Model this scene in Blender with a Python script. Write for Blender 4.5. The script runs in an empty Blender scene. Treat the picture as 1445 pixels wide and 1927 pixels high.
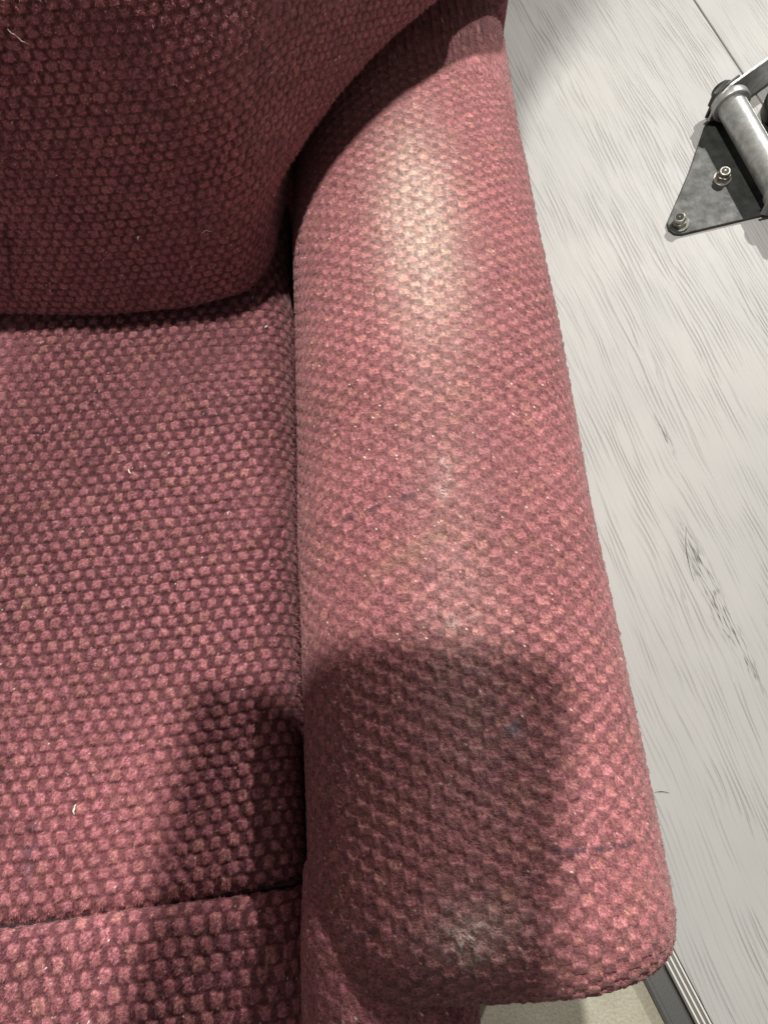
import bpy, bmesh, math, random
import numpy as np
from mathutils import Matrix, Vector
random.seed(7)
R = np.random.RandomState(11)
sc = bpy.context.scene
COL = sc.collection

# ------------------------------------------------------------------ camera
cam = bpy.data.cameras.new('camera')
cam.sensor_fit = 'HORIZONTAL'; cam.sensor_width = 36; cam.lens = 36 * 1515 / 1445
cam.clip_start = .01; cam.clip_end = 50
co = bpy.data.objects.new('camera', cam); COL.objects.link(co)
_Y = np.array([-238, 3643, 1515.]); _Y /= np.linalg.norm(_Y)
_X = np.array([1., 0, 0]) - _Y[0] * _Y; _X /= np.linalg.norm(_X)
_Z = np.cross(_X, _Y)
if _Z[2] > 0: _Z = -_Z
_M = np.array([_X, _Y, _Z])                      # world from (right, up, forward)
CAMZ = .79
m = Matrix(((_M[0][0], _M[0][1], -_M[0][2], 0), (_M[1][0], _M[1][1], -_M[1][2], 0),
            (_M[2][0], _M[2][1], -_M[2][2], CAMZ), (0, 0, 0, 1)))
co.matrix_world = m
sc.camera = co

# ------------------------------------------------------------------ light
w = bpy.data.worlds.new('World'); sc.world = w; w.use_nodes = True
w.node_tree.nodes['Background'].inputs[0].default_value = (1.0, .95, .90, 1)
w.node_tree.nodes['Background'].inputs[1].default_value = .15

def lamp(name, loc, energy, size, color):
    l = bpy.data.lights.new(name, 'POINT'); l.energy = energy; l.shadow_soft_size = size; l.color = color
    o = bpy.data.objects.new(name, l); COL.objects.link(o); o.location = loc
    return o
lamp('ceiling_lamp', (0.0, .58, 2.00), 121, .021, (1.0, .955, .89))
lamp('side_lamp', (1.55, 2.40, 2.15), 208, .03, (1.0, .955, .90))
sc.view_settings.view_transform = 'Standard'; sc.view_settings.look = 'None'
sc.view_settings.exposure = 0.38; sc.view_settings.gamma = 1
sc.render.engine = 'CYCLES'

# ------------------------------------------------------------------ numpy noise
def vnoise(x, y, s, seed=0):
    r = np.random.RandomState(seed); T = r.rand(256, 256)
    X = x / s + 1000.37; Y = y / s + 1000.71
    xi = np.floor(X).astype(int); yi = np.floor(Y).astype(int)
    fx = X - xi; fy = Y - yi
    fx = fx * fx * (3 - 2 * fx); fy = fy * fy * (3 - 2 * fy)
    a = T[xi % 256, yi % 256]; b = T[(xi + 1) % 256, yi % 256]
    c = T[xi % 256, (yi + 1) % 256]; d = T[(xi + 1) % 256, (yi + 1) % 256]
    return (a * (1 - fx) + b * fx) * (1 - fy) + (c * (1 - fx) + d * fx) * fy
def fbm(x, y, s, seed=0, n=3):
    o = 0; t = 0
    for k in range(n):
        o = o + vnoise(x, y, s / 2 ** k, seed + k) / 2 ** k; t += 1 / 2 ** k
    return o / t
def sm(a, b, x):
    t = np.clip((x - a) / (b - a), 0, 1); return t * t * (3 - 2 * t)

# ------------------------------------------------------------------ materials
def newmat(name):
    mt = bpy.data.materials.new(name); mt.use_nodes = True
    nt = mt.node_tree; b = nt.nodes['Principled BSDF']
    return mt, nt, b
def N(nt, t, **kw):
    n = nt.nodes.new(t)
    for k, v in kw.items(): setattr(n, k, v)
    return n
def ramp(nt, src, stops):
    r = N(nt, 'ShaderNodeValToRGB'); e = r.color_ramp.elements
    while len(e) < len(stops): e.new(.5)
    for q, (p, c) in zip(e, stops): q.position = p; q.color = (*c, 1) if len(c) == 3 else c
    nt.links.new(src, r.inputs[0]); return r

def fabric_mat():
    mt, nt, b = newmat('chenille')
    a = N(nt, 'ShaderNodeAttribute'); a.attribute_name = 'Col'
    wr = N(nt, 'ShaderNodeAttribute'); wr.attribute_name = 'wear'
    tc = N(nt, 'ShaderNodeTexCoord')
    n1 = N(nt, 'ShaderNodeTexNoise'); n1.inputs['Scale'].default_value = 1400; n1.inputs['Detail'].default_value = 3
    nt.links.new(tc.outputs['Object'], n1.inputs['Vector'])
    r1 = ramp(nt, n1.outputs[0], [(.3, (.60, .60, .60)), (.72, (1.45, 1.45, 1.45))])
    mx = N(nt, 'ShaderNodeMix'); mx.data_type = 'RGBA'; mx.blend_type = 'MULTIPLY'; mx.inputs[0].default_value = 1
    nt.links.new(a.outputs['Color'], mx.inputs[6]); nt.links.new(r1.outputs[0], mx.inputs[7])
    nt.links.new(mx.outputs[2], b.inputs['Base Color'])
    bp = N(nt, 'ShaderNodeBump'); bp.inputs['Strength'].default_value = .9; bp.inputs['Distance'].default_value = .0006
    nt.links.new(n1.outputs[0], bp.inputs['Height']); nt.links.new(bp.outputs[0], b.inputs['Normal'])
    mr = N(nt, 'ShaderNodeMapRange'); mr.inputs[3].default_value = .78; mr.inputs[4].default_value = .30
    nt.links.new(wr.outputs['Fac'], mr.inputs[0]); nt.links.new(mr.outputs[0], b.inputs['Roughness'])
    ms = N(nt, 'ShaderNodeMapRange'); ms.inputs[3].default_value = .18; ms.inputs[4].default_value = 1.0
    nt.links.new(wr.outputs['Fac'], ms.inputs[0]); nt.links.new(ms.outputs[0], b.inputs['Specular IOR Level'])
    b.inputs['Sheen Weight'].default_value = .25
    b.inputs['Sheen Roughness'].default_value = .45
    b.inputs['Sheen Tint'].default_value = (1, .72, .70, 1)
    return mt
FAB = fabric_mat()
def fibre_mat():
    mt, nt, b = newmat('pile_fibre')
    a = N(nt, 'ShaderNodeAttribute'); a.attribute_name = 'Col'
    nt.links.new(a.outputs['Color'], b.inputs['Base Color'])
    b.inputs['Roughness'].default_value = .55
    b.inputs['Specular IOR Level'].default_value = .3
    return mt
FIB = fibre_mat()

def tag(o, label=None, cat=None, group=None, kind=None):
    if label: o['label'] = label
    if cat: o['category'] = cat
    if group: o['group'] = group
    if kind: o['kind'] = kind
    return o
def empty(name, loc=(0, 0, 0)):
    o = bpy.data.objects.new(name, None); COL.objects.link(o); o.location = loc
    o.empty_display_size = .05; return o

def link_mesh(name, me, mat, parent=None):
    o = bpy.data.objects.new(name, me); COL.objects.link(o)
    if mat: me.materials.append(mat)
    if parent: o.parent = parent
    return o
def np_mesh(name, verts, faces, smooth=True):
    nv = len(verts); nf = len(faces); k = faces.shape[1]
    me = bpy.data.meshes.new(name)
    me.vertices.add(nv); me.vertices.foreach_set('co', verts.astype(np.float32).ravel())
    me.loops.add(nf * k); me.loops.foreach_set('vertex_index', faces.astype(np.int32).ravel())
    me.polygons.add(nf)
    me.polygons.foreach_set('loop_start', np.arange(0, nf * k, k, dtype=np.int32))
    me.polygons.foreach_set('loop_total', np.full(nf, k, dtype=np.int32))
    me.update(calc_edges=True)
    me.polygons.foreach_set('use_smooth', np.full(nf, smooth))
    return me
def set_col(me, col):
    at = me.color_attributes.new('Col', 'FLOAT_COLOR', 'POINT')
    c = np.ones((len(col), 4), np.float32); c[:, :3] = col
    at.data.foreach_set('color', c.ravel())
def set_f(me, name, v):
    at = me.attributes.new(name, 'FLOAT', 'POINT'); at.data.foreach_set('value', v.astype(np.float32).ravel())

# ------------------------------------------------------------------ chenille weave on a grid surface
PAL = np.array([[.360, .140, .160], [.345, .130, .150], [.380, .155, .172], [.370, .162, .150], [.330, .130, .160], [.385, .170, .165]])
PW = [.30, .26, .20, .08, .10, .06]
GROUND = np.array([.118, .040, .048])

def upholster(name, P, parent, a_scale, b_scale, swap=False, amp=.0012, seed=0, wa=.36, wb=.5,
              flip=1, sq=2.6, ampfn=None, ref=None, colorfn=None, contrast=1.0, fibres=0, fregion=None, lean=(0, -.4, 0), ground=None):
    """P: grid (ns, nt, 3) of the cushion's bare form; tufts are raised on it along its normal."""
    ns, nt_, _ = P.shape
    ds = np.gradient(P, axis=0); dt = np.gradient(P, axis=1)
    n = np.cross(ds, dt); n /= np.linalg.norm(n, axis=2, keepdims=True) + 1e-12
    if flip < 0: n = -n
    ls = np.linalg.norm(np.diff(P, axis=0), axis=2); lt = np.linalg.norm(np.diff(P, axis=1), axis=2)
    if ref is None: ref = (ns // 2, nt_ // 2)
    U = np.zeros((ns, nt_)); V = np.zeros((ns, nt_))
    U[1:] = np.cumsum(ls, axis=0); U -= U[ref[0]][None, :]
    V[:, 1:] = np.cumsum(lt, axis=1); V -= V[:, ref[1]][:, None]
    u0, v0 = U.copy(), V.copy()
    if swap: U, V = V, U
    U = U + .0022 * (fbm(u0, v0, .035, seed + 5) - .5) + .0008 * (vnoise(u0, v0, .006, seed + 31) - .5)
    V = V + .0022 * (fbm(u0, v0, .035, seed + 9) - .5) + .0008 * (vnoise(u0, v0, .006, seed + 37) - .5)
    rr = V / b_scale; row = np.floor(rr).astype(int); fb = rr - row - .5
    aa = U / a_scale + .5 * (row % 2)
    c = np.floor(aa).astype(int); fa = aa - c - .5
    H = np.random.RandomState(seed + 77)
    T1 = H.rand(211, 223); T2 = H.choice(len(PAL), p=PW, size=(211, 223)); T3 = H.rand(211, 223)
    h1 = T1[row % 211, c % 223]; pi = T2[row % 211, c % 223]; h3 = T3[row % 211, c % 223]
    ww = wa * (.95 + .10 * h1); wbb = wb * (.96 + .08 * h3)
    fa2 = fa + .09 * (vnoise(u0, v0, .0025, seed + 61) - .5); fb2 = fb + .11 * (vnoise(u0, v0, .0025, seed + 62) - .5)
    ta = 1 - np.clip(np.abs(fa2) / ww, 0, 1) ** sq
    tb = 1 - np.clip(np.abs(fb2) / wbb, 0, 1) ** (sq + .6)
    tuft = np.clip(ta, 0, 1) * np.clip(tb, 0, 1)
    tuft = tuft * ((.74 - .26 * fa * 2) if swap else (.78 - .22 * fb * 2))                     # pile leans, one end stands higher
    tuft = tuft * (.86 + .26 * h1)
    gr = .22 * (.5 + .5 * np.cos(2 * np.pi * fb * 1.0))       # ground yarns between the tufts
    fine = vnoise(u0, v0, .0011, seed + 3) - .5
    fine2 = vnoise(u0, v0, .0028, seed + 4) - .5
    hgt = np.maximum(tuft, gr) + .34 * fine + .40 * fine2
    calm = fbm(u0, v0, .05, seed + 12)
    A = amp * (.75 + .5 * calm)
    if ampfn is not None: A = A * ampfn(P)
    Q = P + n * (A * hgt)[..., None]
    # colours of the yarns
    k = sm(.12, .62, tuft + .35 * fine + .25 * fine2)
    base = (PAL[pi] * .6 + PAL.mean(axis=0) * .4) * (.90 + .20 * h3)[..., None]
    G = GROUND if ground is None else np.array(ground)
    cm = np.clip(contrast * (.55 + .95 * fbm(u0, v0, .045, seed + 88)), 0, 1)
    k = k * cm + (1 - cm) * .58
    och = np.clip(vnoise(u0, v0, .0024, seed + 55) - .70, 0, 1) * 1.3 * (h1 > .45)
    base = base * (1 - och)[..., None] + np.array([.44, .25, .15]) * och[..., None]
    colr = G * (1 - k)[..., None] + base * k[..., None]
    colr *= (1 + .70 * (R.rand(ns, nt_) - .5) + .6 * fine)[..., None]
    # pile brushed one way or the other, in soft patches
    br = fbm(u0, v0, .07, seed + 21)
    colr *= (.80 + .42 * br)[..., None]
    sp = R.rand(ns, nt_)
    colr[sp > .9982] = np.array([.70, .48, .42])
    colr[sp > .99965] = np.array([.9, .82, .76])              # stray light fibres
    wear = np.zeros((ns, nt_))
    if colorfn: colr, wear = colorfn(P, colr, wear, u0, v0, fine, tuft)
    idx = np.arange(ns * nt_).reshape(ns, nt_)
    f = np.stack([idx[:-1, :-1], idx[1:, :-1], idx[1:, 1:], idx[:-1, 1:]], -1).reshape(-1, 4)
    if flip < 0: f = f[:, ::-1]
    me = np_mesh(name, Q.reshape(-1, 3), f)
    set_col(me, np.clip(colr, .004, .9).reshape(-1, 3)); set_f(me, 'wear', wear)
    o = link_mesh(name, me, FAB, parent)
    if fibres:
        ok = fregion(P) if fregion else np.ones((ns, nt_), bool)
        area = np.linalg.norm(np.cross(ds, dt), axis=2) * ok * (.25 + tuft)
        pr = (area / area.sum()).ravel()
        pick = R.choice(ns * nt_, size=fibres, p=pr)
        q = Q.reshape(-1, 3)[pick] + (R.rand(fibres, 3) - .5) * .0007
        nn = n.reshape(-1, 3)[pick]; cc = colr.reshape(-1, 3)[pick]
        d = nn * .8 + np.array(lean) * .8 + (R.rand(fibres, 3) - .5) * 1.5
        d /= np.linalg.norm(d, axis=1, keepdims=True)
        L = .0008 + .0013 * R.rand(fibres, 1)
        side = np.cross(d, R.rand(fibres, 3) - .5); side /= np.linalg.norm(side, axis=1, keepdims=True) + 1e-9
        wd = .00012
        v = np.stack([q - side * wd - d * .0002, q + side * wd - d * .0002, q + d * L], 1).reshape(-1, 3)
        ff = np.arange(fibres * 3).reshape(-1, 3)
        fm = np_mesh('pile', v, ff)
        set_col(fm, np.clip(np.repeat(cc * (.90 + .75 * R.rand(fibres, 1)), 3, axis=0), 0.01, .9))
        po = link_mesh('pile', fm, FIB, o); tag(po, kind='stuff')
    return o, Q

def axis_pts(*segs):
    out = [segs[0][0]]
    for a, b, st in segs:
        k = max(1, int(round((b - a) / st))); out += list(a + (b - a) * np.arange(1, k + 1) / k)
    return np.array(out)
def profile(pts, n=4000):
    """smooth open polyline -> function of arc length"""
    p = np.array(pts, float); d = np.r_[0, np.cumsum(np.linalg.norm(np.diff(p, axis=0), axis=1))]
    def f(t): return np.stack([np.interp(t, d, p[:, k]) for k in range(p.shape[1])], -1)
    return f, d[-1]
def smooth_poly(pts, r=6, n=900):
    f, L = profile(pts); t = np.linspace(0, L, n); q = f(t)
    ker = int(n * r / L / 1000) if r > 1 else 1
    ker = max(1, ker)
    pad = np.r_[np.repeat(q[:1], ker, 0), q, np.repeat(q[-1:], ker, 0)]
    kk = np.ones(2 * ker + 1) / (2 * ker + 1)
    return np.stack([np.convolve(pad[:, k], kk, 'valid') for k in range(q.shape[1])], -1)

def line_mark(X, Y, pts, wdt):
    d = np.full(X.shape, 9.)
    for (x0, y0), (x1, y1) in zip(pts[:-1], pts[1:]):
        vx, vy = x1 - x0, y1 - y0; L = vx * vx + vy * vy
        t = np.clip(((X - x0) * vx + (Y - y0) * vy) / L, 0, 1)
        d = np.minimum(d, np.hypot(X - x0 - t * vx, Y - y0 - t * vy))
    return np.exp(-(d / wdt) ** 2)
def spot(X, Y, x, y, r, ry=None):
    return np.exp(-(((X - x) / r) ** 2 + ((Y - y) / (ry or r)) ** 2))

# ------------------------------------------------------------------ the armchair
chair = empty('armchair', (-.27, .25, 0))
tag(chair, 'pink burgundy armchair in worn chenille checker fabric with rounded armrest', 'armchair')
bpy.context.view_layer.update()
INV = Vector((-.27, .25, 0))
def adopt(o):                                             # parts are modelled in world space
    o.parent = chair; o.matrix_parent_inverse = Matrix.Translation(-INV); return o

# seat ---------------------------------------------------------------
def seam_y(x): return -.0262 + .0135 * ((x + .275) / .235) ** 2 * np.where(x < -.04, 1, 1)
XR = -.0430
def edge_x(s, r=.020):                                     # s runs across; returns x and drop D
    x0 = XR - r; ph = np.clip((s - x0) / r, 0, math.pi / 2)
    x = np.where(s < x0, s, x0 + r * np.sin(ph)); D = np.where(s < x0, 0, r * (1 - np.cos(ph)))
    D = D + np.clip(s - x0 - r * math.pi / 2, 0, 9)
    return x, D
s = axis_pts((-.51, -.215, .0016), (-.215, XR - .02, .0006), (XR - .02, XR + .03, .0007))
xs, D = edge_x(s)
def seat_crown(x, y):
    c = .006 * (1 - ((x + .275) / .26) ** 2)
    return .358 + c + .0025 * np.sin((y - .02) * 12) + .004 * (fbm(x, y, .09, 50) - .5)
t = axis_pts((0, .018, .0006), (.018, .345, .0006), (.345, .44, .002))      # distance back from the seam
Sx = xs[:, None] + 0 * t[None, :]; yy = seam_y(Sx) + t[None, :]
rf = .011; ph = np.clip(1 - t / rf, 0, 1)
drop = (rf * .85 * (1 - np.sqrt(1 - ph ** 2 * .999)))[None, :]
Sz = seat_crown(Sx, yy) - D[:, None] - drop
P = np.stack([Sx, yy, Sz], -1)
def seat_col(P, c, wear, u, v, fine, tuft):
    X, Y = P[..., 0], P[..., 1]
    c = c.copy()
    for x, y, r in [(-.1734, .0186, .006), (-.172, -.0008, .004), (-.1898, .0473, .008), (-.1878, .020, .006), (-.156, .0031, .004), (-.175, .004, .004)]:
        c *= (1 - .6 * spot(X, Y, x, y, r * .7, r) * (vnoise(X, Y, .003, 8) > .35))[..., None]
    blue = spot(X, Y, -.172, .008, .004, .016) * (vnoise(X, Y, .003, 18) > .5)
    c = c * (1 - .3 * blue)[..., None] + np.array([.09, .10, .17]) * (.3 * blue)[..., None]
    # paler and more even near the front left, darker towards the back
    fl = sm(.13, .01, Y) * sm(-.05, -.12, X) * .5
    g = c.mean(axis=-1, keepdims=True)
    c = c * (1 - fl[..., None] * .45) + (np.array([.36, .125, .135]) * (.9 + .4 * fine[..., None])) * fl[..., None] * .45
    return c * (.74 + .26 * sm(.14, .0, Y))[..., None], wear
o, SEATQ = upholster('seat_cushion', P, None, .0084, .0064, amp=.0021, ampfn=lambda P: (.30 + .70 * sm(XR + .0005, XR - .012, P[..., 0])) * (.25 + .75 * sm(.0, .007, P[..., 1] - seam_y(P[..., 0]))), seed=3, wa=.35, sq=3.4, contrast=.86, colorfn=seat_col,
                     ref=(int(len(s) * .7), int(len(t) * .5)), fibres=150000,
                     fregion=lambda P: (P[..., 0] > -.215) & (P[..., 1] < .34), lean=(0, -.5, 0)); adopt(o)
# front border below the seam
pf = smooth_poly([(.0, -.010), (.0, .0), (-.006, .0035), (-.040, -.004), (-.074, -.016), (-.092, -.05), (-.094, -.26)], 9)
ff, L = profile(pf)
tt = axis_pts((0, .11, .0006), (.11, L, .0025)); q = ff(tt)
Sx = xs[:, None] + 0 * tt[None, :]
nrm = np.gradient(q, axis=0); nrm = np.stack([nrm[:, 1], -nrm[:, 0]], -1); nrm /= np.linalg.norm(nrm, axis=1, keepdims=True)
yy = seam_y(Sx) - .0008 - .0022 * sm(-.14, -.05, Sx) + q[None, :, 0] + nrm[None, :, 0] * D[:, None] * -1 * np.sign(nrm[:, 0].mean()) * -1 * 0 - 0
bulge = .004 * (fbm(Sx, tt[None, :] + 0 * Sx, .08, 90) - .5)
ycut = D[:, None] * sm(0, .05, tt)[None, :] * .6
Sz = .358 + .006 * (1 - ((Sx + .275) / .26) ** 2) + q[None, :, 1] - D[:, None] * sm(.06, .0, tt)[None, :] + bulge - .0
P = np.stack([Sx, yy + ycut + bulge, Sz], -1)
def front_col(P, c, wear, u, v, fine, tuft):
    return c * 1.12, wear
o, _ = upholster('seat_border', P, None, .0086, .0084, amp=.0017, ampfn=lambda P: (.30 + .70 * sm(XR + .0005, XR - .012, P[..., 0])) * (.25 + .75 * sm(.0, .007, seam_y(P[..., 0]) - P[..., 1])), seed=6, wa=.37, sq=3.2, contrast=.8, flip=-1, colorfn=front_col,
                 ref=(int(len(s) * .7), 20), fibres=40000, fregion=lambda P: (P[..., 0] > -.215) & (P[..., 2] > .30), lean=(0, -.4, .3)); adopt(o)

# seam thread, a twisted cord sunk between the two panels
def tube_mesh(name, pts, rad, seg=6, cap=True):
    pts = [Vector(p) for p in pts]; bm = bmesh.new(); rings = []
    for i, p in enumerate(pts):
        d = (pts[min(i + 1, len(pts) - 1)] - pts[max(i - 1, 0)]).normalized()
        a = d.orthogonal().normalized() if i == 0 else (rings[-1][1] - d * rings[-1][1].dot(d)).normalized()
        b = d.cross(a); r = rad(i) if callable(rad) else rad
        rings.append(([bm.verts.new(p + (a * math.cos(k * 2 * math.pi / seg) + b * math.sin(k * 2 * math.pi / seg)) * r) for k in range(seg)], a))
    for (r0, _), (r1, _) in zip(rings[:-1], rings[1:]):
        for k in range(seg): bm.faces.new([r0[k], r0[(k + 1) % seg], r1[(k + 1) % seg], r1[k]])
    if cap: bm.faces.new(rings[0][0][::-1]); bm.faces.new(rings[-1][0])
    me = bpy.data.meshes.new(name); bm.to_mesh(me); bm.free()
    for pl in me.polygons: pl.use_smooth = True
    return me
def simple(name, col, rough=.6, metal=0, spec=.5):
    mt, nt, b = newmat(name); b.inputs['Base Color'].default_value = (*col, 1)
    b.inputs['Roughness'].default_value = rough; b.inputs['Metallic'].default_value = metal
    b.inputs['Specular IOR Level'].default_value = spec
    n = N(nt, 'ShaderNodeTexNoise'); n.inputs['Scale'].default_value = 900
    bp = N(nt, 'ShaderNodeBump'); bp.inputs['Distance'].default_value = .0002; bp.inputs['Strength'].default_value = .5
    nt.links.new(n.outputs[0], bp.inputs['Height']); nt.links.new(bp.outputs[0], b.inputs['Normal'])
    return mt
THREAD = simple('dark_thread', (.035, .018, .024), .9)
pts = []
for k in range(260):
    x = -.46 + k * (.46 - .0445) / 259
    pts.append((x, float(seam_y(np.array(x))) - .0004 + .0003 * math.sin(k * 1.9), .3575 + .006 * (1 - ((x + .275) / .26) ** 2) - .0075 + .0004 * math.cos(k * 1.9)))
adopt(link_mesh('seam_thread', tube_mesh('seam_thread', pts, .0012), THREAD))

# armrest -------------------------------------------------------------
XM, HW = .0447, .0830
def arm_section():
    pts = [(XM - HW + .006, .10), (XM - HW + .002, .28), (XM - HW, .352)]
    for k in range(1, 60):
        a = math.pi * k / 60; ca, sa = math.cos(a), math.sin(a); e = 2 / 2.6
        pts.append((XM - HW * math.copysign(abs(ca) ** e, ca), .352 + .076 * abs(sa) ** e))
    pts += [(XM + HW, .352), (XM + HW - .001, .28), (XM + HW - .004, .02)]
    return smooth_poly(pts, 4, 1600)
sec, LS = profile(arm_section())
ss = axis_pts((0, .20, .003), (.20, .46, .0007), (.46, LS, .003))
q = sec(ss)
YF, RF = -.064, .030
tl = axis_pts((0, RF * 1.5708 * 1.0, .0007), (RF * 1.5708, .56, .0007), (.56, .72, .004))
ph = np.clip(tl / RF, 0, math.pi / 2)
yf = np.where(tl < RF * math.pi / 2, YF + RF * (1 - np.sin(ph)) * 0 + RF - RF * np.cos(math.pi / 2 - ph + 0) * 0, 0)
# distance tl runs from the front face backwards: quarter roll, then straight
yv = np.where(tl < RF * math.pi / 2, YF + RF * (1 - np.cos(ph)), YF + RF + (tl - RF * math.pi / 2))
Dv = np.where(tl < RF * math.pi / 2, RF * (1 - np.sin(ph)), 0)
front = np.linspace(HW * .98, RF, 30)[:-1]                 # the flat end under the roll
yv = np.r_[np.full(29, YF), yv]; Dv = np.r_[front, Dv]
cz = np.minimum(q[:, 1], .352)
sc_ = 1 - Dv[None, :] / HW
Dx = np.where(Dv > RF, Dv - RF * .62, Dv * .38)
Ax = XM + (q[:, 0, None] - XM) * (1 - Dx[None, :] / HW)
Az = cz[:, None] + (q[:, 1, None] - cz[:, None]) * sc_
Ay = yv[None, :] + 0 * Ax
zz = (q[:, 1, None] > .34)
Az = Az + zz * .0035 * (fbm(Ax, Ay, .12, 71) - .5) * 2 + zz * .003 * np.exp(-((Ay - .10) / .10) ** 2) * sc_ - zz * .016 * sm(.22, .50, Ay)
Ax = Ax + .003 * (fbm(Az, Ay, .14, 72) - .5) + .006 * sm(.18, -.05, Ay) * sm(.02, .10, Ax)
Ay = Ay + .006 * np.clip((Ax - .07) / .05, 0, 1) ** 2 * np.exp(-(Ay - YF) / .03) - .0015 * (fbm(Ax, Az, .03, 75) - .5) * np.exp(-(Ay - YF) / .02)
P = np.stack([Ax, Ay, Az], -1)
def arm_col(P, c, wear, u, v, fine, tuft):
    X, Y, Z = P[..., 0], P[..., 1], P[..., 2]; c = c.copy()
    # rubbed, greasy crest made shinier; its highlights also painted in as pale colour
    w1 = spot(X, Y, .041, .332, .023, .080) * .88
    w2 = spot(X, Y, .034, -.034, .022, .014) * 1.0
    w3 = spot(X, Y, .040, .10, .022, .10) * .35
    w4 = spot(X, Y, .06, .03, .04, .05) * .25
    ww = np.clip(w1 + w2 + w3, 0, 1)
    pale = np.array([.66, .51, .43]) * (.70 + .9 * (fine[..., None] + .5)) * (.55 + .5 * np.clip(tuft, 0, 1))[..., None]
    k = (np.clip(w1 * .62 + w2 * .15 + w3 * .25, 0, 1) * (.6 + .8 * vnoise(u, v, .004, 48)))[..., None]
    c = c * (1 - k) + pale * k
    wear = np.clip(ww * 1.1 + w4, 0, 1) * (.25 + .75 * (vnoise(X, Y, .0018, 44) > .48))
    rosy = spot(X, Y, -.005, .12, .03, .06) * .6 + spot(X, Y, .105, .0, .02, .12) * .5 + spot(X, Y, .0, .25, .03, .05) * .3
    c = c * (1 + rosy[..., None] * np.array([.16, .10, .12]))
    # white residue; the last spot is the near tip's glint painted as specks
    speck = (vnoise(X, Y, .0016, 47) * .6 + R.rand(*X.shape) * .6 > .66)
    for x, y, r, ry, s_ in [(.0405, .172, .004, .009, .12), (.038, .158, .003, .005, .2), (.037, .092, .003, .004, .15), (.0310, -.0370, .011, .007, .24)]:
        m_ = spot(X, Y, x, y, r, ry) * s_ * 1.9 * speck; m_ = np.clip(m_, 0, .9)
        c = c * (1 - m_)[..., None] + np.array([.82, .74, .70]) * m_[..., None]
    m_ = spot(X, Y, .0596, .0438, .0035, .0028) * .85
    c = c * (1 - m_)[..., None] + np.array([.20, .17, .22]) * m_[..., None]
    br = (vnoise(X, Y, .004, 46) > .35)
    for pts, wd, s_ in [([(-.0124, .151), (.0087, .1548), (.024, .1574)], .0014, .6),
                        ([(.0703, -.006), (.0859, -.0068), (.1062, -.0057)], .0014, .75),
                        ([(-.0196, -.0324), (-.0068, -.0326)], .0014, .6),
                        ([(.0892, .0926), (.1037, .09), (.1181, .0871)], .0010, .4)]:
        m_ = line_mark(X, Y, pts, wd) * s_ * br
        c = c * (1 - m_)[..., None] + np.array([.05, .03, .055]) * m_[..., None]
    m_ = line_mark(X, Y, [(.0, .118), (.022, .130), (.034, .136)], .004) * .15
    c = c * (1 - m_)[..., None] + np.array([.30, .24, .12]) * m_[..., None]
    return c * np.array([.97, .99, .93]), wear
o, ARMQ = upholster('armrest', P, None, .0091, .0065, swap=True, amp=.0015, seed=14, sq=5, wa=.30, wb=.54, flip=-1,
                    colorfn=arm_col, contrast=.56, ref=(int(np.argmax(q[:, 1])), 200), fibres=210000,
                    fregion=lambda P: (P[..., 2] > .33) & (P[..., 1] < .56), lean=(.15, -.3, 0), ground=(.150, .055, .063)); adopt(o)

# front panel below the armrest, bulging out past its end at the seat side
def rounded_box(x0, x1, y0, y1, z0, z1, r, st=.0009):
    """front and top of a soft box, as one grid: across x, then from the top back edge down the front"""
    w2 = (x1 - x0) / 2; xm = (x0 + x1) / 2
    a = axis_pts((-w2 - r, w2 + r, st))
    prof = smooth_poly([(y1, z1 - .030), (y1 - .035, z1 - .006), (y0 + .045, z1), (y0 + .016, z1 - .007), (y0, z1 - .034), (y0 + .002, z0)], 22)
    f_, L_ = profile(prof); tt_ = axis_pts((0, .10, st), (.10, L_, .004)); q_ = f_(tt_)
    ph_ = np.clip((np.abs(a) - (w2 - r)) / r, 0, math.pi / 2)
    xx = np.sign(a) * np.where(np.abs(a) < w2 - r, np.abs(a), w2 - r + r * np.sin(ph_)) + xm
    dd = np.where(np.abs(a) < w2 - r, 0, r * (1 - np.cos(ph_))) + np.clip(np.abs(a) - (w2 - r) - r * 1.5708, 0, 9)
    nn_ = np.gradient(q_, axis=0); nn_ = np.stack([nn_[:, 1], -nn_[:, 0]], -1); nn_ /= np.linalg.norm(nn_, axis=1, keepdims=True)
    yy_ = q_[None, :, 0] - nn_[None, :, 0] * dd[:, None]; zz_ = q_[None, :, 1] - nn_[None, :, 1] * dd[:, None]
    return np.stack([xx[:, None] + 0 * yy_, yy_, zz_], -1)
P = rounded_box(-.0400, .038, -.102, .010, .02, .409, .026)
P[..., 1] += .0035 * (fbm(P[..., 0], P[..., 2], .02, 33) - .5)
P[..., 2] += .004 * (fbm(P[..., 0], P[..., 1], .02, 34) - .5)
o, _ = upholster('arm_front_panel', P, None, .0091, .0065, swap=True, amp=.0009, seed=23, wa=.30, wb=.54, flip=1,
                 contrast=.4, fibres=26000, fregion=lambda P: P[..., 2] > .34, lean=(.2, -.3, .2), ground=(.150, .055, .063)); adopt(o)

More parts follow.
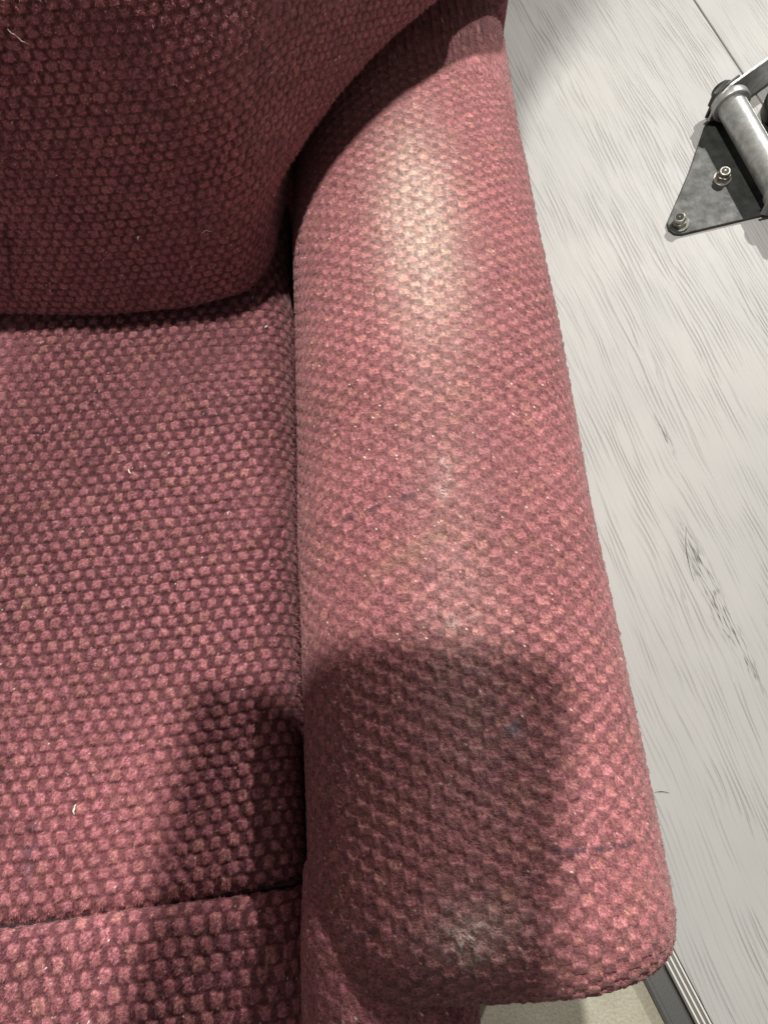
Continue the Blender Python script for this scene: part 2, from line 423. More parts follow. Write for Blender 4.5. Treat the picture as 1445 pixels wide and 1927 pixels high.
# back cushion ---------------------------------------------------------
def smax(a, b, k): return .5 * (a + b + np.sqrt((a - b) ** 2 + k * k))
def smin(a, b, k): return -smax(-a, -b, k)
xs_ = axis_pts((-.54, -.235, .0016), (-.235, .140, .0007))
zs_ = axis_pts((.338, .575, .0007), (.575, .72, .003))
X, Z = np.meshgrid(xs_, zs_, indexing='ij')
def back_y(X, Z):
    wing = 1 / (1 + np.exp(-(X + .03) / .015))
    base = .317 + .030 * (np.clip(.378 - Z, 0, 9) / .03) ** 2 + np.clip(Z - .350, 0, 9) * (.13 - .17 * wing) + 2.2 * np.clip(Z - (.54 + .03 * wing), 0, 9) ** 2
    side = .215 * (1 - np.exp(-(.5 * ((X + .056) + np.sqrt((X + .056) ** 2 + .013 ** 2)) / .0833) ** 1.13)) + .010 * np.clip((X + .14) / .08, 0, 1) ** 2
    lump = .006 * (fbm(X, Z, .10, 61) - .5) * 2
    return base + side + lump
Y0 = back_y(X, Z)
d1 = Z - .345
zb = .416 + .02 * np.clip((X + .03) / .12, 0, 1)
d23 = smax(-.0475 - X, Z - zb, .020) - .003
d4 = .108 - .5 * np.clip(Z - .53, 0, 9) - X
d = smin(smin(d1 * 1.9, d23, .007), d4, .01)
RR = .026
e = np.clip(1 - d / RR, 0, 1.0)
Yb = Y0 + RR * (1 - np.sqrt(np.clip(1 - e ** 2, 0, 1))) + np.clip(-d, 0, .03) * 4
P = np.stack([np.minimum(X, .112 - .5 * np.clip(Z - .53, 0, 9)), Yb, Z], -1)
def back_col(P, c, wear, u, v, fine, tuft):
    X, Z = P[..., 0], P[..., 2]; c = c.copy()
    for pts, s_ in [([(-.1894, .4397), (-.205, .395), (-.2086, .3828)], .55), ([(-.080, .4636), (-.0916, .4123)], .35)]:
        m_ = line_mark(X, Z, pts, .0012) * s_
        c = c * (1 - m_)[..., None]
    return c * 1.02, wear
o, BACKQ = upholster('back_cushion', P, None, .0067, .0055, amp=.0010, seed=41, wa=.43, contrast=.72, sq=3, flip=1, colorfn=back_col,
                     ref=(int(np.argmin(abs(xs_ + .12))), int(len(zs_) * .3)), fibres=110000,
                     fregion=lambda P: (P[..., 0] > -.235) & (P[..., 2] < .57), lean=(0, -.2, -.4)); adopt(o)

def soft_box(name, x0, x1, y0, y1, z0, z1, r, mat):
    bm = bmesh.new(); bmesh.ops.create_cube(bm, size=1)
    for v in bm.verts:
        v.co = Vector(((x0 + x1) / 2 + v.co.x * (x1 - x0), (y0 + y1) / 2 + v.co.y * (y1 - y0), (z0 + z1) / 2 + v.co.z * (z1 - z0)))
    bmesh.ops.bevel(bm, geom=bm.edges[:], offset=r, segments=4, affect='EDGES', profile=.5)
    me = bpy.data.meshes.new(name); bm.to_mesh(me); bm.free()
    for pl in me.polygons: pl.use_smooth = True
    return link_mesh(name, me, mat)
def plain_fabric():
    mt, nt, b = newmat('plain_chenille')
    tc = N(nt, 'ShaderNodeTexCoord'); n1 = N(nt, 'ShaderNodeTexNoise'); n1.inputs['Scale'].default_value = 260; n1.inputs['Detail'].default_value = 4
    nt.links.new(tc.outputs['Object'], n1.inputs['Vector']); r1 = ramp(nt, n1.outputs[0], [(.35, (.13, .045, .052)), (.65, (.32, .115, .13))])
    nt.links.new(r1.outputs[0], b.inputs['Base Color'])
    bp = N(nt, 'ShaderNodeBump'); bp.inputs['Distance'].default_value = .002; nt.links.new(n1.outputs[0], bp.inputs['Height']); nt.links.new(bp.outputs[0], b.inputs['Normal'])
    b.inputs['Roughness'].default_value = .85; return mt
PLAIN = plain_fabric()
def side_prism(name, prof, x0, x1, r, mat):
    bm = bmesh.new(); a = [bm.verts.new((x0, y, z)) for y, z in prof]; b = [bm.verts.new((x1, y, z)) for y, z in prof]
    n = len(prof); bm.faces.new(a); bm.faces.new(b[::-1])
    for k in range(n): bm.faces.new([a[k], b[k], b[(k + 1) % n], a[(k + 1) % n]])
    bmesh.ops.recalc_face_normals(bm, faces=bm.faces[:])
    bmesh.ops.bevel(bm, geom=bm.edges[:], offset=r, segments=3, affect='EDGES', profile=.5)
    me = bpy.data.meshes.new(name); bm.to_mesh(me); bm.free()
    for pl in me.polygons: pl.use_smooth = True
    return link_mesh(name, me, mat)
adopt(side_prism('back_shell', [(.56, .05), (.565, .50), (.645, .70), (.736, .96), (.754, 1.36), (.82, 1.36), (.82, .95), (.80, .05)], -.55, .127, .010, PLAIN))
adopt(soft_box('base', -.53, -.052, -.05, .52, .03, .30, .015, PLAIN))

# ------------------------------------------------------------------ floor
e1 = Vector((.229, -.973)); e2 = Vector((.973, .229))
def wood_mat():
    mt, nt, b = newmat('pale_grey_embossed_plank')
    tc = N(nt, 'ShaderNodeTexCoord')
    oi = N(nt, 'ShaderNodeObjectInfo')
    mp = N(nt, 'ShaderNodeMapping'); nt.links.new(tc.outputs['Object'], mp.inputs[0])
    # gentle wander of the grain
    nw = N(nt, 'ShaderNodeTexNoise'); nw.inputs['Scale'].default_value = 4; nw.inputs['Detail'].default_value = 2
    nt.links.new(mp.outputs[0], nw.inputs[0])
    ma = N(nt, 'ShaderNodeVectorMath'); ma.operation = 'MULTIPLY_ADD'
    nt.links.new(nw.outputs['Color'], ma.inputs[0]); ma.inputs[1].default_value = (.0, .016, 0); nt.links.new(mp.outputs[0], ma.inputs[2])
    def streak(sx, sy, det, rough=.55):
        q = N(nt, 'ShaderNodeMapping'); q.inputs['Scale'].default_value = (sx, sy, 1); nt.links.new(ma.outputs[0], q.inputs[0])
        n = N(nt, 'ShaderNodeTexNoise'); n.inputs['Scale'].default_value = 1; n.inputs['Detail'].default_value = det; n.inputs['Roughness'].default_value = rough
        n.inputs['Distortion'].default_value = .05
        nt.links.new(q.outputs[0], n.inputs[0]); return n
    g1 = streak(6, 200, 2); g2 = streak(5, 30, 2); g3 = streak(14, 480, 2)
    # grooves: the lines where the streak noise crosses its middle value
    def groove(n, wd):
        a = N(nt, 'ShaderNodeMath'); a.operation = 'SUBTRACT'; nt.links.new(n.outputs[0], a.inputs[0]); a.inputs[1].default_value = .5
        b_ = N(nt, 'ShaderNodeMath'); b_.operation = 'ABSOLUTE'; nt.links.new(a.outputs[0], b_.inputs[0])
        c_ = N(nt, 'ShaderNodeMapRange'); c_.interpolation_type = 'SMOOTHSTEP'; nt.links.new(b_.outputs[0], c_.inputs[0])
        c_.inputs[1].default_value = 0; c_.inputs[2].default_value = wd; c_.inputs[3].default_value = 0; c_.inputs[4].default_value = 1
        return c_
    gr = groove(g1, .055)
    mod = N(nt, 'ShaderNodeMapRange'); nt.links.new(g2.outputs[0], mod.inputs[0]); mod.inputs[1].default_value = .35; mod.inputs[2].default_value = .62
    mod.inputs[3].default_value = .25; mod.inputs[4].default_value = 1
    mm = N(nt, 'ShaderNodeMix'); mm.data_type = 'FLOAT'; nt.links.new(mod.outputs[0], mm.inputs[0]); mm.inputs[2].default_value = 1; nt.links.new(gr.outputs[0], mm.inputs[3])
    add = N(nt, 'ShaderNodeMath'); add.operation = 'MULTIPLY_ADD'; nt.links.new(g3.outputs[0], add.inputs[0]); add.inputs[1].default_value = .35; nt.links.new(mm.outputs[0], add.inputs[2])
    bp = N(nt, 'ShaderNodeBump'); bp.inputs['Strength'].default_value = 1.0; bp.inputs['Distance'].default_value = .0006
    nt.links.new(add.outputs[0], bp.inputs['Height']); nt.links.new(bp.outputs[0], b.inputs['Normal'])
    g4 = streak(5, 200, 3, .6)
    bp2 = N(nt, 'ShaderNodeBump'); bp2.inputs['Strength'].default_value = 1.0; bp2.inputs['Distance'].default_value = .0022
    nt.links.new(g4.outputs[0], bp2.inputs['Height']); nt.links.new(bp.outputs[0], bp2.inputs['Normal']); nt.links.new(bp2.outputs[0], b.inputs['Normal'])
    sx_ = N(nt, 'ShaderNodeSeparateXYZ'); nt.links.new(ma.outputs[0], sx_.inputs[0])
    def M_(op, a_, b_, c_=None):
        n = N(nt, 'ShaderNodeMath'); n.operation = op
        for k_, v_ in enumerate((a_, b_, c_)):
            if v_ is None: continue
            if isinstance(v_, (int, float)): n.inputs[k_].default_value = v_
            else: nt.links.new(v_, n.inputs[k_])
        return n.outputs[0]
    nA = streak(4, 34, 2); nB = streak(13, 120, 2); nC = streak(5, 26, 2); nD = streak(13, 95, 1)
    ph_ = M_('MULTIPLY_ADD', nA.outputs[0], 26.0, M_('MULTIPLY_ADD', nB.outputs[0], 6.0, M_('MULTIPLY', sx_.outputs[1], 1250.0)))
    sn = M_('SINE', ph_, None)
    ln_ = N(nt, 'ShaderNodeMapRange'); ln_.interpolation_type = 'SMOOTHSTEP'; nt.links.new(sn, ln_.inputs[0]); ln_.inputs[1].default_value = .25; ln_.inputs[2].default_value = 1.0
    md = N(nt, 'ShaderNodeMapRange'); nt.links.new(nC.outputs[0], md.inputs[0]); md.inputs[1].default_value = .36; md.inputs[2].default_value = .60; md.inputs[3].default_value = .12
    me_ = N(nt, 'ShaderNodeMapRange'); nt.links.new(nD.outputs[0], me_.inputs[0]); me_.inputs[1].default_value = .36; me_.inputs[2].default_value = .58; me_.inputs[3].default_value = .1
    groo = M_('MULTIPLY', M_('MULTIPLY', ln_.outputs[0], .62), M_('MULTIPLY', md.outputs[0], me_.outputs[0]))
    hgt_ = M_('SUBTRACT', M_('MULTIPLY', g4.outputs[0], .5), groo)
    bp2.inputs['Distance'].default_value = .0011; nt.links.new(hgt_, bp2.inputs['Height'])
    mm = N(nt, 'ShaderNodeMix'); mm.data_type = 'FLOAT'; mm.inputs[0].default_value = .16; nt.links.new(M_('SUBTRACT', 1.0, groo), mm.inputs[2]); nt.links.new(g4.outputs[0], mm.inputs[3])
    bp.inputs['Strength'].default_value = .12
    cr = ramp(nt, mm.outputs[0], [(.05, (.325, .323, .313)), (.70, (.380, .380, .371)), (.95, (.405, .405, .397))])
    lo = N(nt, 'ShaderNodeTexNoise'); lo.inputs['Scale'].default_value = 5; lo.inputs['Detail'].default_value = 4
    nt.links.new(mp.outputs[0], lo.inputs[0])
    lr = ramp(nt, lo.outputs[0], [(.3, (.88, .88, .88)), (.7, (1.06, 1.055, 1.04))])
    mx = N(nt, 'ShaderNodeMix'); mx.data_type = 'RGBA'; mx.blend_type = 'MULTIPLY'; mx.inputs[0].default_value = 1
    nt.links.new(cr.outputs[0], mx.inputs[6]); nt.links.new(lr.outputs[0], mx.inputs[7])
    # dark printed knots in the grain
    kn = streak(22, 260, 2); kr = groove(kn, .06)
    km = N(nt, 'ShaderNodeTexNoise'); km.inputs['Scale'].default_value = 1
    kq = N(nt, 'ShaderNodeMapping'); kq.inputs['Scale'].default_value = (6, 22, 1); kq.inputs['Location'].default_value = (3.1, 1.7, 0)
    nt.links.new(mp.outputs[0], kq.inputs[0]); nt.links.new(kq.outputs[0], km.inputs[0])
    geo = N(nt, 'ShaderNodeNewGeometry'); acc = None
    for cx_, cy_, lx, ly in [(.343, .245, .075, .012), (.364, .165, .060, .008), (.335, .400, .030, .006), (.352, .20, .05, .012)]:
        sb = N(nt, 'ShaderNodeVectorMath'); sb.operation = 'SUBTRACT'; nt.links.new(geo.outputs['Position'], sb.inputs[0]); sb.inputs[1].default_value = (cx_, cy_, 0)
        ro = N(nt, 'ShaderNodeVectorRotate'); ro.rotation_type = 'Z_AXIS'; ro.inputs['Angle'].default_value = -math.atan2(-.973, .229); nt.links.new(sb.outputs[0], ro.inputs[0])
        sl = N(nt, 'ShaderNodeVectorMath'); sl.operation = 'MULTIPLY'; nt.links.new(ro.outputs[0], sl.inputs[0]); sl.inputs[1].default_value = (1 / lx, 1 / ly, 1)
        ln = N(nt, 'ShaderNodeVectorMath'); ln.operation = 'LENGTH'; nt.links.new(sl.outputs[0], ln.inputs[0])
        mr_ = N(nt, 'ShaderNodeMapRange'); nt.links.new(ln.outputs['Value'], mr_.inputs[0]); mr_.inputs[1].default_value = .3; mr_.inputs[2].default_value = 1.1; mr_.inputs[3].default_value = 1; mr_.inputs[4].default_value = 0
        if acc is None: acc = mr_
        else:
            mxm = N(nt, 'ShaderNodeMath'); mxm.operation = 'MAXIMUM'; nt.links.new(acc.outputs[0], mxm.inputs[0]); nt.links.new(mr_.outputs[0], mxm.inputs[1]); acc = mxm
    kv = acc
    ki = N(nt, 'ShaderNodeMath'); ki.operation = 'SUBTRACT'; ki.inputs[0].default_value = 1; nt.links.new(kr.outputs[0], ki.inputs[1])
    kk = N(nt, 'ShaderNodeMath'); kk.operation = 'MULTIPLY'; nt.links.new(ki.outputs[0], kk.inputs[0]); nt.links.new(kv.outputs[0], kk.inputs[1])
    m2 = N(nt, 'ShaderNodeMix'); m2.data_type = 'RGBA'; nt.links.new(kk.outputs[0], m2.inputs[0]); nt.links.new(mx.outputs[2], m2.inputs[6]); m2.inputs[7].default_value = (.10, .095, .09, 1)
    nt.links.new(m2.outputs[2], b.inputs['Base Color'])
    b.inputs['Roughness'].default_value = .48; b.inputs['Specular IOR Level'].default_value = .45
    return mt
WOOD = wood_mat()
def ground_mat():
    mt, nt, b = newmat('beige_concrete')
    tc = N(nt, 'ShaderNodeTexCoord')
    a = N(nt, 'ShaderNodeTexNoise'); a.inputs['Scale'].default_value = 9; a.inputs['Detail'].default_value = 6; a.inputs['Roughness'].default_value = .65
    nt.links.new(tc.outputs['Object'], a.inputs[0])
    cr = ramp(nt, a.outputs[0], [(.25, (.27, .25, .19)), (.5, (.38, .36, .28)), (.75, (.47, .45, .36))])
    c2 = N(nt, 'ShaderNodeTexNoise'); c2.inputs['Scale'].default_value = 420; nt.links.new(tc.outputs['Object'], c2.inputs[0])
    r2 = ramp(nt, c2.outputs[0], [(.3, (.85, .85, .85)), (.7, (1.1, 1.1, 1.1))])
    mx = N(nt, 'ShaderNodeMix'); mx.data_type = 'RGBA'; mx.blend_type = 'MULTIPLY'; mx.inputs[0].default_value = 1
    nt.links.new(cr.outputs[0], mx.inputs[6]); nt.links.new(r2.outputs[0], mx.inputs[7]); nt.links.new(mx.outputs[2], b.inputs['Base Color'])
    b.inputs['Roughness'].default_value = .75
    bp = N(nt, 'ShaderNodeBump'); bp.inputs['Distance'].default_value = .0006; nt.links.new(c2.outputs[0], bp.inputs['Height']); nt.links.new(bp.outputs[0], b.inputs['Normal'])
    return mt
def poly_prism(name, poly, z0, z1, mat, bev=0, seg=2, origin=None, rot=0, top_only=False):
    """poly in world xy; optional local frame (origin, rot) so that object coordinates follow the piece"""
    ox, oy = origin or (0, 0); c_, s_ = math.cos(-rot), math.sin(-rot)
    bm = bmesh.new()
    def loc(p):
        x, y = p[0] - ox, p[1] - oy; return (x * c_ - y * s_, x * s_ + y * c_)
    a = [bm.verts.new((*loc(p), z0)) for p in poly]; b = [bm.verts.new((*loc(p), z1)) for p in poly]
    n = len(poly); top = bm.faces.new(b); bm.faces.new(a[::-1])
    for k in range(n): bm.faces.new([a[k], a[(k + 1) % n], b[(k + 1) % n], b[k]])
    bmesh.ops.recalc_face_normals(bm, faces=bm.faces[:])
    if bev:
        es = [e_ for e_ in bm.edges if (not top_only) or all(v.co.z > z1 - 1e-6 for v in e_.verts)]
        bmesh.ops.bevel(bm, geom=es, offset=bev, segments=seg, affect='EDGES', profile=.5)
    me = bpy.data.meshes.new(name); bm.to_mesh(me); bm.free()
    o = link_mesh(name, me, mat); o.location = (ox, oy, 0); o.rotation_euler.z = rot
    return o
ground = poly_prism('ground', [(-4, -4), (4, -4), (4, 5), (-4, 5)], -.06, -.012, ground_mat()); tag(ground, kind='structure')

rotp = math.atan2(e1.y, e1.x)
O = Vector((.2446, -.0943)); dT = Vector((.358, -.934)).normalized(); nT = Vector((-dT.y, dT.x)); nT = -nT if nT.x > 0 else nT
def clip_half(poly, p0, n_, off):
    """keep the part with (p-p0).n_ <= off"""
    out = []
    for i in range(len(poly)):
        a, b = Vector(poly[i]), Vector(poly[(i + 1) % len(poly)])
        da, db = (a - p0).dot(n_) - off, (b - p0).dot(n_) - off
        if da <= 0: out.append(tuple(a))
        if da * db < 0: out.append(tuple(a + (b - a) * (da / (da - db))))
    return out
floor = empty('plank_floor'); tag(floor, kind='structure')
cs = [-1.40, -.855, -.3205, .2165 - .0005, .7545, 1.292, 1.83]
cuts = [-.322, .2165, .7548, 1.293, 1.831, 2.36]
first = True
edges = [-.86, -.32, .2165 - .0, .7550, 1.293, 1.831]
edges = [-1.399, -.861, -.323, .7550 - .539 * 0, 1.294, 1.833]
edges = [-1.40, -.862, -.323, .7550, 1.294, 1.833]
spans = [(-.861, -.3235), (-.3225, .7538), (.7562, 1.2935), (1.2955, 1.832)]
for i, (c0, c1) in enumerate(spans):
    poly = []
    for (a_, c_) in [(-2.6, c0), (1.6, c0), (1.6, c1), (-2.6, c1)]:
        p = e1 * a_ + e2 * c_; poly.append((p.x, p.y))
    poly = clip_half(poly, O, nT, 0.0)
    if len(poly) < 3: continue
    o = poly_prism('plank', poly, -.010, 0.0, WOOD, bev=.0014, seg=2, origin=(e2.x * c0 * .5 + i * .013, e2.y * c0 * .5), rot=rotp, top_only=True)
    o.parent = floor

METD = simple('dark_worn_metal', (.16, .16, .155), .38, .7)
ALU = simple('pale_aluminium', (.80, .79, .75), .4, .2)
ALUG = simple('grooved_aluminium', (.24, .235, .22), .45, .5)
strip = empty('threshold_strip', (O.x, O.y, 0))
tag(strip, 'ribbed aluminium edging strip with dark channel along the plank floor, below the armrest corner', 'floor trim')
def strip_piece(name, n0, n1, z0, z1, mat, bev, a0=-1.2, a1=1.2):
    pl = []
    for a_, n_ in [(a0, n0), (a1, n0), (a1, n1), (a0, n1)]:
        p = dT * a_ + nT * n_; pl.append((p.x, p.y))
    o = poly_prism(name, pl, z0, z1, mat, bev=bev, seg=2); o.parent = strip; return o
strip_piece('channel', .0135, .0333, -.0105, -.0035, METD, .0015)
strip_piece('channel_lip', .0300, .0345, -.0115, -.0010, METD, .0012)
strip_piece('strip_plate', .0008, .0130, -.010, -.0005, ALUG, .0006)
for a_ in (.0012, .0056, .0100): strip_piece('rib', a_, a_ + .0017, -.0004, .0016, ALU, .0007)

# ------------------------------------------------------------------ the hinge
def zinc(name, c0, c1, rough=.4, metal=.85, sc0=60):
    mt, nt, b = newmat(name); tc = N(nt, 'ShaderNodeTexCoord')
    v = N(nt, 'ShaderNodeTexVoronoi'); v.inputs['Scale'].default_value = sc0 * 2.2; nt.links.new(tc.outputs['Object'], v.inputs['Vector'])
    n = N(nt, 'ShaderNodeTexNoise'); n.inputs['Scale'].default_value = sc0; n.inputs['Detail'].default_value = 5; n.inputs['Roughness'].default_value = .65
    nt.links.new(tc.outputs['Object'], n.inputs['Vector'])
    mx = N(nt, 'ShaderNodeMix'); mx.data_type = 'RGBA'; mx.inputs[0].default_value = .15
    nt.links.new(n.outputs[0], mx.inputs[6]); nt.links.new(v.outputs['Color'], mx.inputs[7])
    bw = N(nt, 'ShaderNodeRGBToBW'); nt.links.new(mx.outputs[2], bw.inputs[0])
    cr = ramp(nt, bw.outputs[0], [(.32, c0), (.66, c1)]); nt.links.new(cr.outputs[0], b.inputs['Base Color'])
    mr = N(nt, 'ShaderNodeMapRange'); nt.links.new(bw.outputs[0], mr.inputs[0]); mr.inputs[3].default_value = rough + .12; mr.inputs[4].default_value = rough - .08
    nt.links.new(mr.outputs[0], b.inputs['Roughness'])
    b.inputs['Metallic'].default_value = metal
    bp = N(nt, 'ShaderNodeBump'); bp.inputs['Distance'].default_value = .0004; bp.inputs['Strength'].default_value = .5
    nt.links.new(n.outputs[0], bp.inputs['Height']); nt.links.new(bp.outputs[0], b.inputs['Normal'])
    return mt
ZD = zinc('weathered_zinc_plate', (.022, .024, .023), (.065, .07, .066), .5, .4)
ZL = zinc('bright_zinc', (.26, .27, .265), (.48, .49, .475), .42, .6, 90)
ZB = zinc('yellowed_zinc_nut', (.20, .195, .17), (.38, .37, .33), .36, .8, 120)
DARK = simple('dark_socket', (.03, .028, .026), .5, .5)
HO = Vector((.49, .76, 0))
hinge = empty('door_hinge', HO)
tag(hinge, 'galvanised steel roller hinge with pin barrel and bolts, lying on the pale plank floor', 'hinge')
def hadopt(o): o.parent = hinge; o.matrix_parent_inverse = Matrix.Translation(-HO); return o
hadopt(poly_prism('base_plate', [(.394, .694), (.3945, .684), (.400, .677), (.409, .6755), (.505, .697), (.545, .706), (.60, .72), (.61, .83), (.52, .868), (.484, .868), (.474, .850), (.440, .778)], .0008, .0044, ZD, bev=.0009))
def cyl(name, p0, p1, r0, r1=None, seg=32, mat=None, bev=0, caps=True):
    p0, p1 = Vector(p0), Vector(p1); r1 = r0 if r1 is None else r1
    bm = bmesh.new(); d = p1 - p0
    bmesh.ops.create_cone(bm, cap_ends=caps, segments=seg, radius1=r0, radius2=r1, depth=d.length)
    if bev:
        es = [e_ for e_ in bm.edges if abs(e_.verts[0].co.z - e_.verts[1].co.z) < 1e-7 and len(e_.link_faces) == 2]
        bmesh.ops.bevel(bm, geom=es, offset=bev, segments=2, affect='EDGES', profile=.5)
    mt_ = Matrix.Translation((p0 + p1) / 2) @ d.to_track_quat('Z', 'Y').to_matrix().to_4x4()
    bm.transform(mt_)
    me = bpy.data.meshes.new(name); bm.to_mesh(me); bm.free()
    for pl in me.polygons: pl.use_smooth = len(pl.vertices) <= 4 and seg > 8
    return link_mesh(name, me, mat)
ax = Vector((.184, -.983, 0)).normalized(); acr = Vector((.983, .184, 0)).normalized()
A0 = Vector((.4985, .864, .033)); A1 = A0 + ax * .165
# rolled barrel with its open seam
def barrel():
    bm = bmesh.new(); rings = []; n = 44; L_ = (A1 - A0).length; up = Vector((0, 0, 1))
    ang = [math.radians(62) + k * math.radians(352) / (n - 1) for k in range(n)]
    for t_ in [0, .012, .02] + [.02 + k * (.96 / 16) for k in range(1, 17)] + [.988, 1]:
        row = []
        for rr in (.0185, .0155):
            for a in (ang if rr > .017 else ang[::-1]):
                row.append(bm.verts.new(A0 + ax * (t_ * L_) + acr * math.cos(a) * rr + up * math.sin(a) * rr))
        rings.append(row)
    m_ = 2 * n
    for r0, r1 in zip(rings[:-1], rings[1:]):
        for k in range(m_): bm.faces.new([r0[k], r1[k], r1[(k + 1) % m_], r0[(k + 1) % m_]])
    bmesh.ops.recalc_face_normals(bm, faces=bm.faces[:])
    me = bpy.data.meshes.new('barrel'); bm.to_mesh(me); bm.free()
    for pl in me.polygons: pl.use_smooth = True
    return link_mesh('barrel', me, ZL)
hadopt(barrel())
hadopt(cyl('pin', A0 - ax * .02, A1 + ax * .03, .0148, mat=ZD, bev=.001))
# upright flange at the far end: a rounded sheet standing on edge
def upright(name, p, dirn, length, height, th, mat, r=.024, back=.026):
    """plate in the plane spanned by dirn and Z, left end rounded"""
    dirn = Vector(dirn).normalized(); nn = Vector((-dirn.y, dirn.x, 0)); up = Vector((0, 0, 1))
    pts = [(length, .001), (0, .001), ]
    for k in range(9):
        a = math.radians(180 - k * 90 / 8); pts.append((-back + r + r * math.cos(a), height - r + r * math.sin(a)))
    pts.insert(2, (-back, .012)); pts.append((length, height))
    bm = bmesh.new(); p = Vector(p)
    a_ = [bm.verts.new(p + dirn * x + up * z) for x, z in pts]; b_ = [bm.verts.new(p + dirn * x + up * z + nn * th) for x, z in pts]
    n = len(pts); bm.faces.new(a_); bm.faces.new(b_[::-1])
    for k in range(n): bm.faces.new([a_[k], b_[k], b_[(k + 1) % n], a_[(k + 1) % n]])
    bmesh.ops.recalc_face_normals(bm, faces=bm.faces[:])
    bmesh.ops.bevel(bm, geom=bm.edges[:], offset=.0007, segments=2, affect='EDGES')
    me = bpy.data.meshes.new(name); bm.to_mesh(me); bm.free(); return hadopt(link_mesh(name, me, mat))
fd = Vector((.80, .60, 0)).normalized(); fn = Vector((-fd.y, fd.x, 0))
FP = A0 - ax * .002
upright('end_flange', FP - Vector((0, 0, .033)), fd, .14, .058, .003, ZL)
upright('outer_flange', FP - Vector((0, 0, .033)) + fn * .006, fd, .02, .054, .003, ZD, back=.024)
hadopt(cyl('bolt_head', FP + fn * .010, FP + fn * .015, .0200, seg=6, mat=ZD, bev=.001))
hadopt(cyl('collar', A0 + ax * .001, A0 + ax * .012, .0245, mat=ZL, bev=.0015))
# the second leaf: a sheet with a raised dome, seen past the barrel
hadopt(cyl('stem_boss', (.592, .868, .004), (.575, .855, .040), .036, .030, mat=ZD, bev=.004))
# lug and washer at the near end
hadopt(cyl('collar', A1 - ax * .008, A1 + ax * .002, .0215, mat=ZL, bev=.0015))
upright('near_flange', A1 + ax * .004 - Vector((0, 0, .033)), (.97, .24, 0), .09, .052, .003, ZL, r=.022, back=.022)
def nut(x, y, tilt, z=.0045, r=.0090, h=.016):
    bolt = Vector((x, y, z)); d = Vector((-math.sin(tilt), -.10, math.cos(tilt))).normalized()
    hadopt(cyl('washer', bolt - d * .000, bolt + d * .0022, r * 1.25, mat=ZB, bev=.0005))
    o = cyl('nut', bolt + d * .0022, bolt + d * (h * .62), r, seg=6, mat=ZB, bev=.0008); hadopt(o)
    o = cyl('bolt_sleeve', bolt + d * (h * .6), bolt + d * h, r * .84, r * .78, seg=28, mat=ZB, bev=.0012); hadopt(o)
    o = cyl('socket', bolt + d * h * .99, bolt + d * (h * 1.01 + .0003), r * .52, seg=20, mat=DARK); hadopt(o)
    o = cyl('bolt_tip', bolt + d * h * .9, bolt + d * (h * 1.06), r * .2, r * .12, seg=12, mat=ZB); hadopt(o)
nut(.4095, .6905, math.radians(20)); nut(.478, .760, math.radians(8))

# ------------------------------------------------------------------ slab added out of frame for a held phone, sized to throw the soft shadow
slab = soft_box('body', -.074, .050, -.05, .252, .950, .959, .0035, simple('dark_glass', (.02, .02, .022), .25))
te = empty('shadow_slab', (.004, .192, .95)); slab.parent = te; te.rotation_euler.z = math.radians(-11); slab.matrix_parent_inverse = Matrix.Translation(-Vector((.004, .192, .95)))
tag(te, 'dark flat slab added above the chair for a held phone, sized to shadow the armrest', 'shadow_slab')

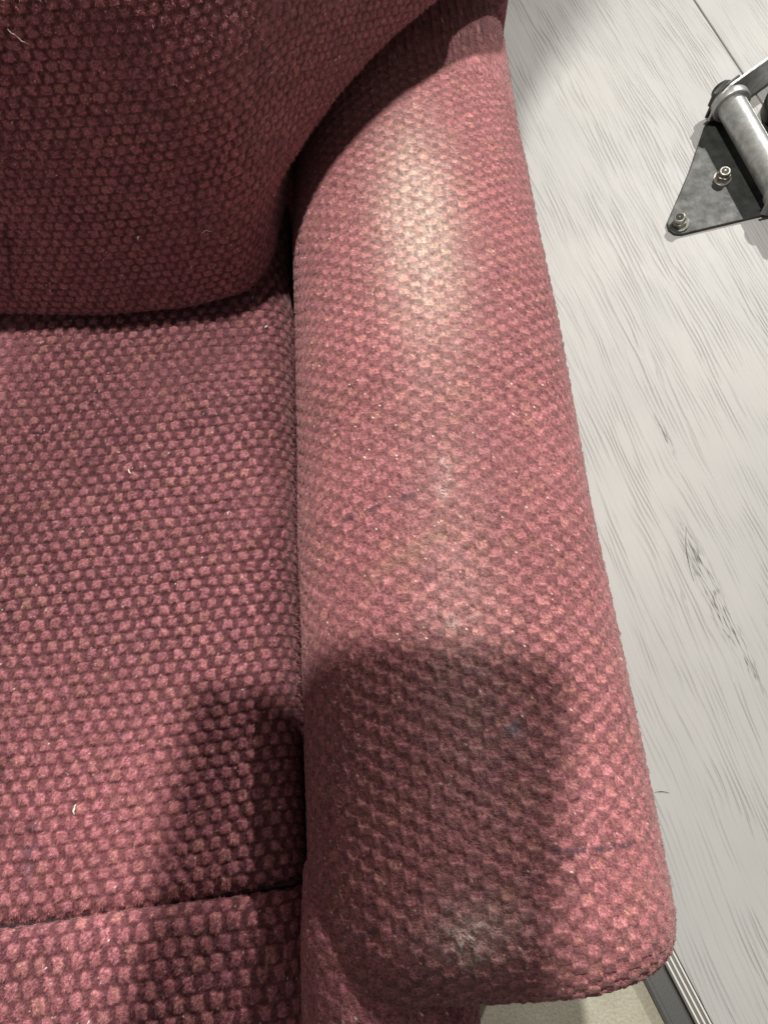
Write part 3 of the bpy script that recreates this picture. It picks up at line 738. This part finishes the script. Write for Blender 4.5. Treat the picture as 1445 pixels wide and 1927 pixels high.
# ------------------------------------------------------------------ lint
LINT = simple('lint', (.80, .72, .60), .8)
def nearest(Q, key, a, b):
    K = Q.reshape(-1, 3)[:, key]; i = np.argmin((K[:, 0] - a) ** 2 + (K[:, 1] - b) ** 2); return Vector(Q.reshape(-1, 3)[i])
def lint(name, p, n_, length, ang, rad, label, curl=.4, cat='lint', mat=None):
    n_ = Vector(n_).normalized(); a = n_.cross(Vector((0, .3, 1) if abs(n_.z) < .7 else (0, 1, 0))).normalized(); b = n_.cross(a)
    pts = []
    for k in range(7):
        t_ = k / 6 - .5; x = t_ * length; y = curl * length * (t_ * t_ * 2 - .2)
        pts.append((a * (x * math.cos(ang) - y * math.sin(ang)) + b * (x * math.sin(ang) + y * math.cos(ang)) + n_ * (.0016 + .0006 * math.sin(k * 2))))
    o = link_mesh(name, tube_mesh(name, pts, lambda i: rad * (1 - .6 * abs(i / 3 - 1))), mat or LINT)
    o.location = p; tag(o, label, cat, 'pale lint and threads on the fabric')
up = (0, 0, 1); bk = (0, -1, .1)
DHAIR = simple('dark_hair', (.05, .04, .035), .5)
lint('loose_hair', Vector((.2600, .0311, -.0008)), up, .013, -.1, .00035, 'short dark hair on the pale plank beside the lower armrest', .15, 'hair', DHAIR)
lint('loose_hair', Vector((.3325, .262, -.0008)), up, .060, 1.50, .0003, 'long thin dark hair on the plank left of the grain scuffs', .12, 'hair', DHAIR)
lint('lint_speck', nearest(SEATQ, [0, 1], -.1518, .026), up, .0048, 1.45, .0006, 'thick white lint thread on the seat cushion near its front seam', .25)
lint('lint_speck', nearest(SEATQ, [0, 1], -.1356, .2104), up, .0030, 2.0, .0005, 'white lint crumb in the middle of the seat cushion')
lint('lint_speck', nearest(SEATQ, [0, 1], -.0567, .3120), up, .0020, .5, .0007, 'white crumb at the back corner of the seat, under the back cushion')
lint('lint_speck', nearest(SEATQ, [0, 1], -.078, .1809), up, .0022, 1.2, .0004, 'tiny pale fleck on the seat cushion beside the armrest')
lint('loose_hair', nearest(BACKQ, [0, 2], -.0825, .426), bk, .0070, .3, .00028, 'short curved blond hair on the lower back cushion near the armrest', .5, 'hair')
lint('lint_speck', nearest(BACKQ, [0, 2], -.1194, .4292), bk, .0030, 1.2, .0005, 'beige lint curl low on the back cushion')
lint('loose_hair', nearest(BACKQ, [0, 2], -.1423, .5406), bk, .0100, 2.3, .00025, 'pale straight hair at the top left of the back cushion', .1, 'hair')
lint('lint_speck', Vector((-.0491, -.0554, .352)), (0, -.4, 1), .0042, 1.5, .0006, 'cream lint thread on the front border beside the arm panel', .1)
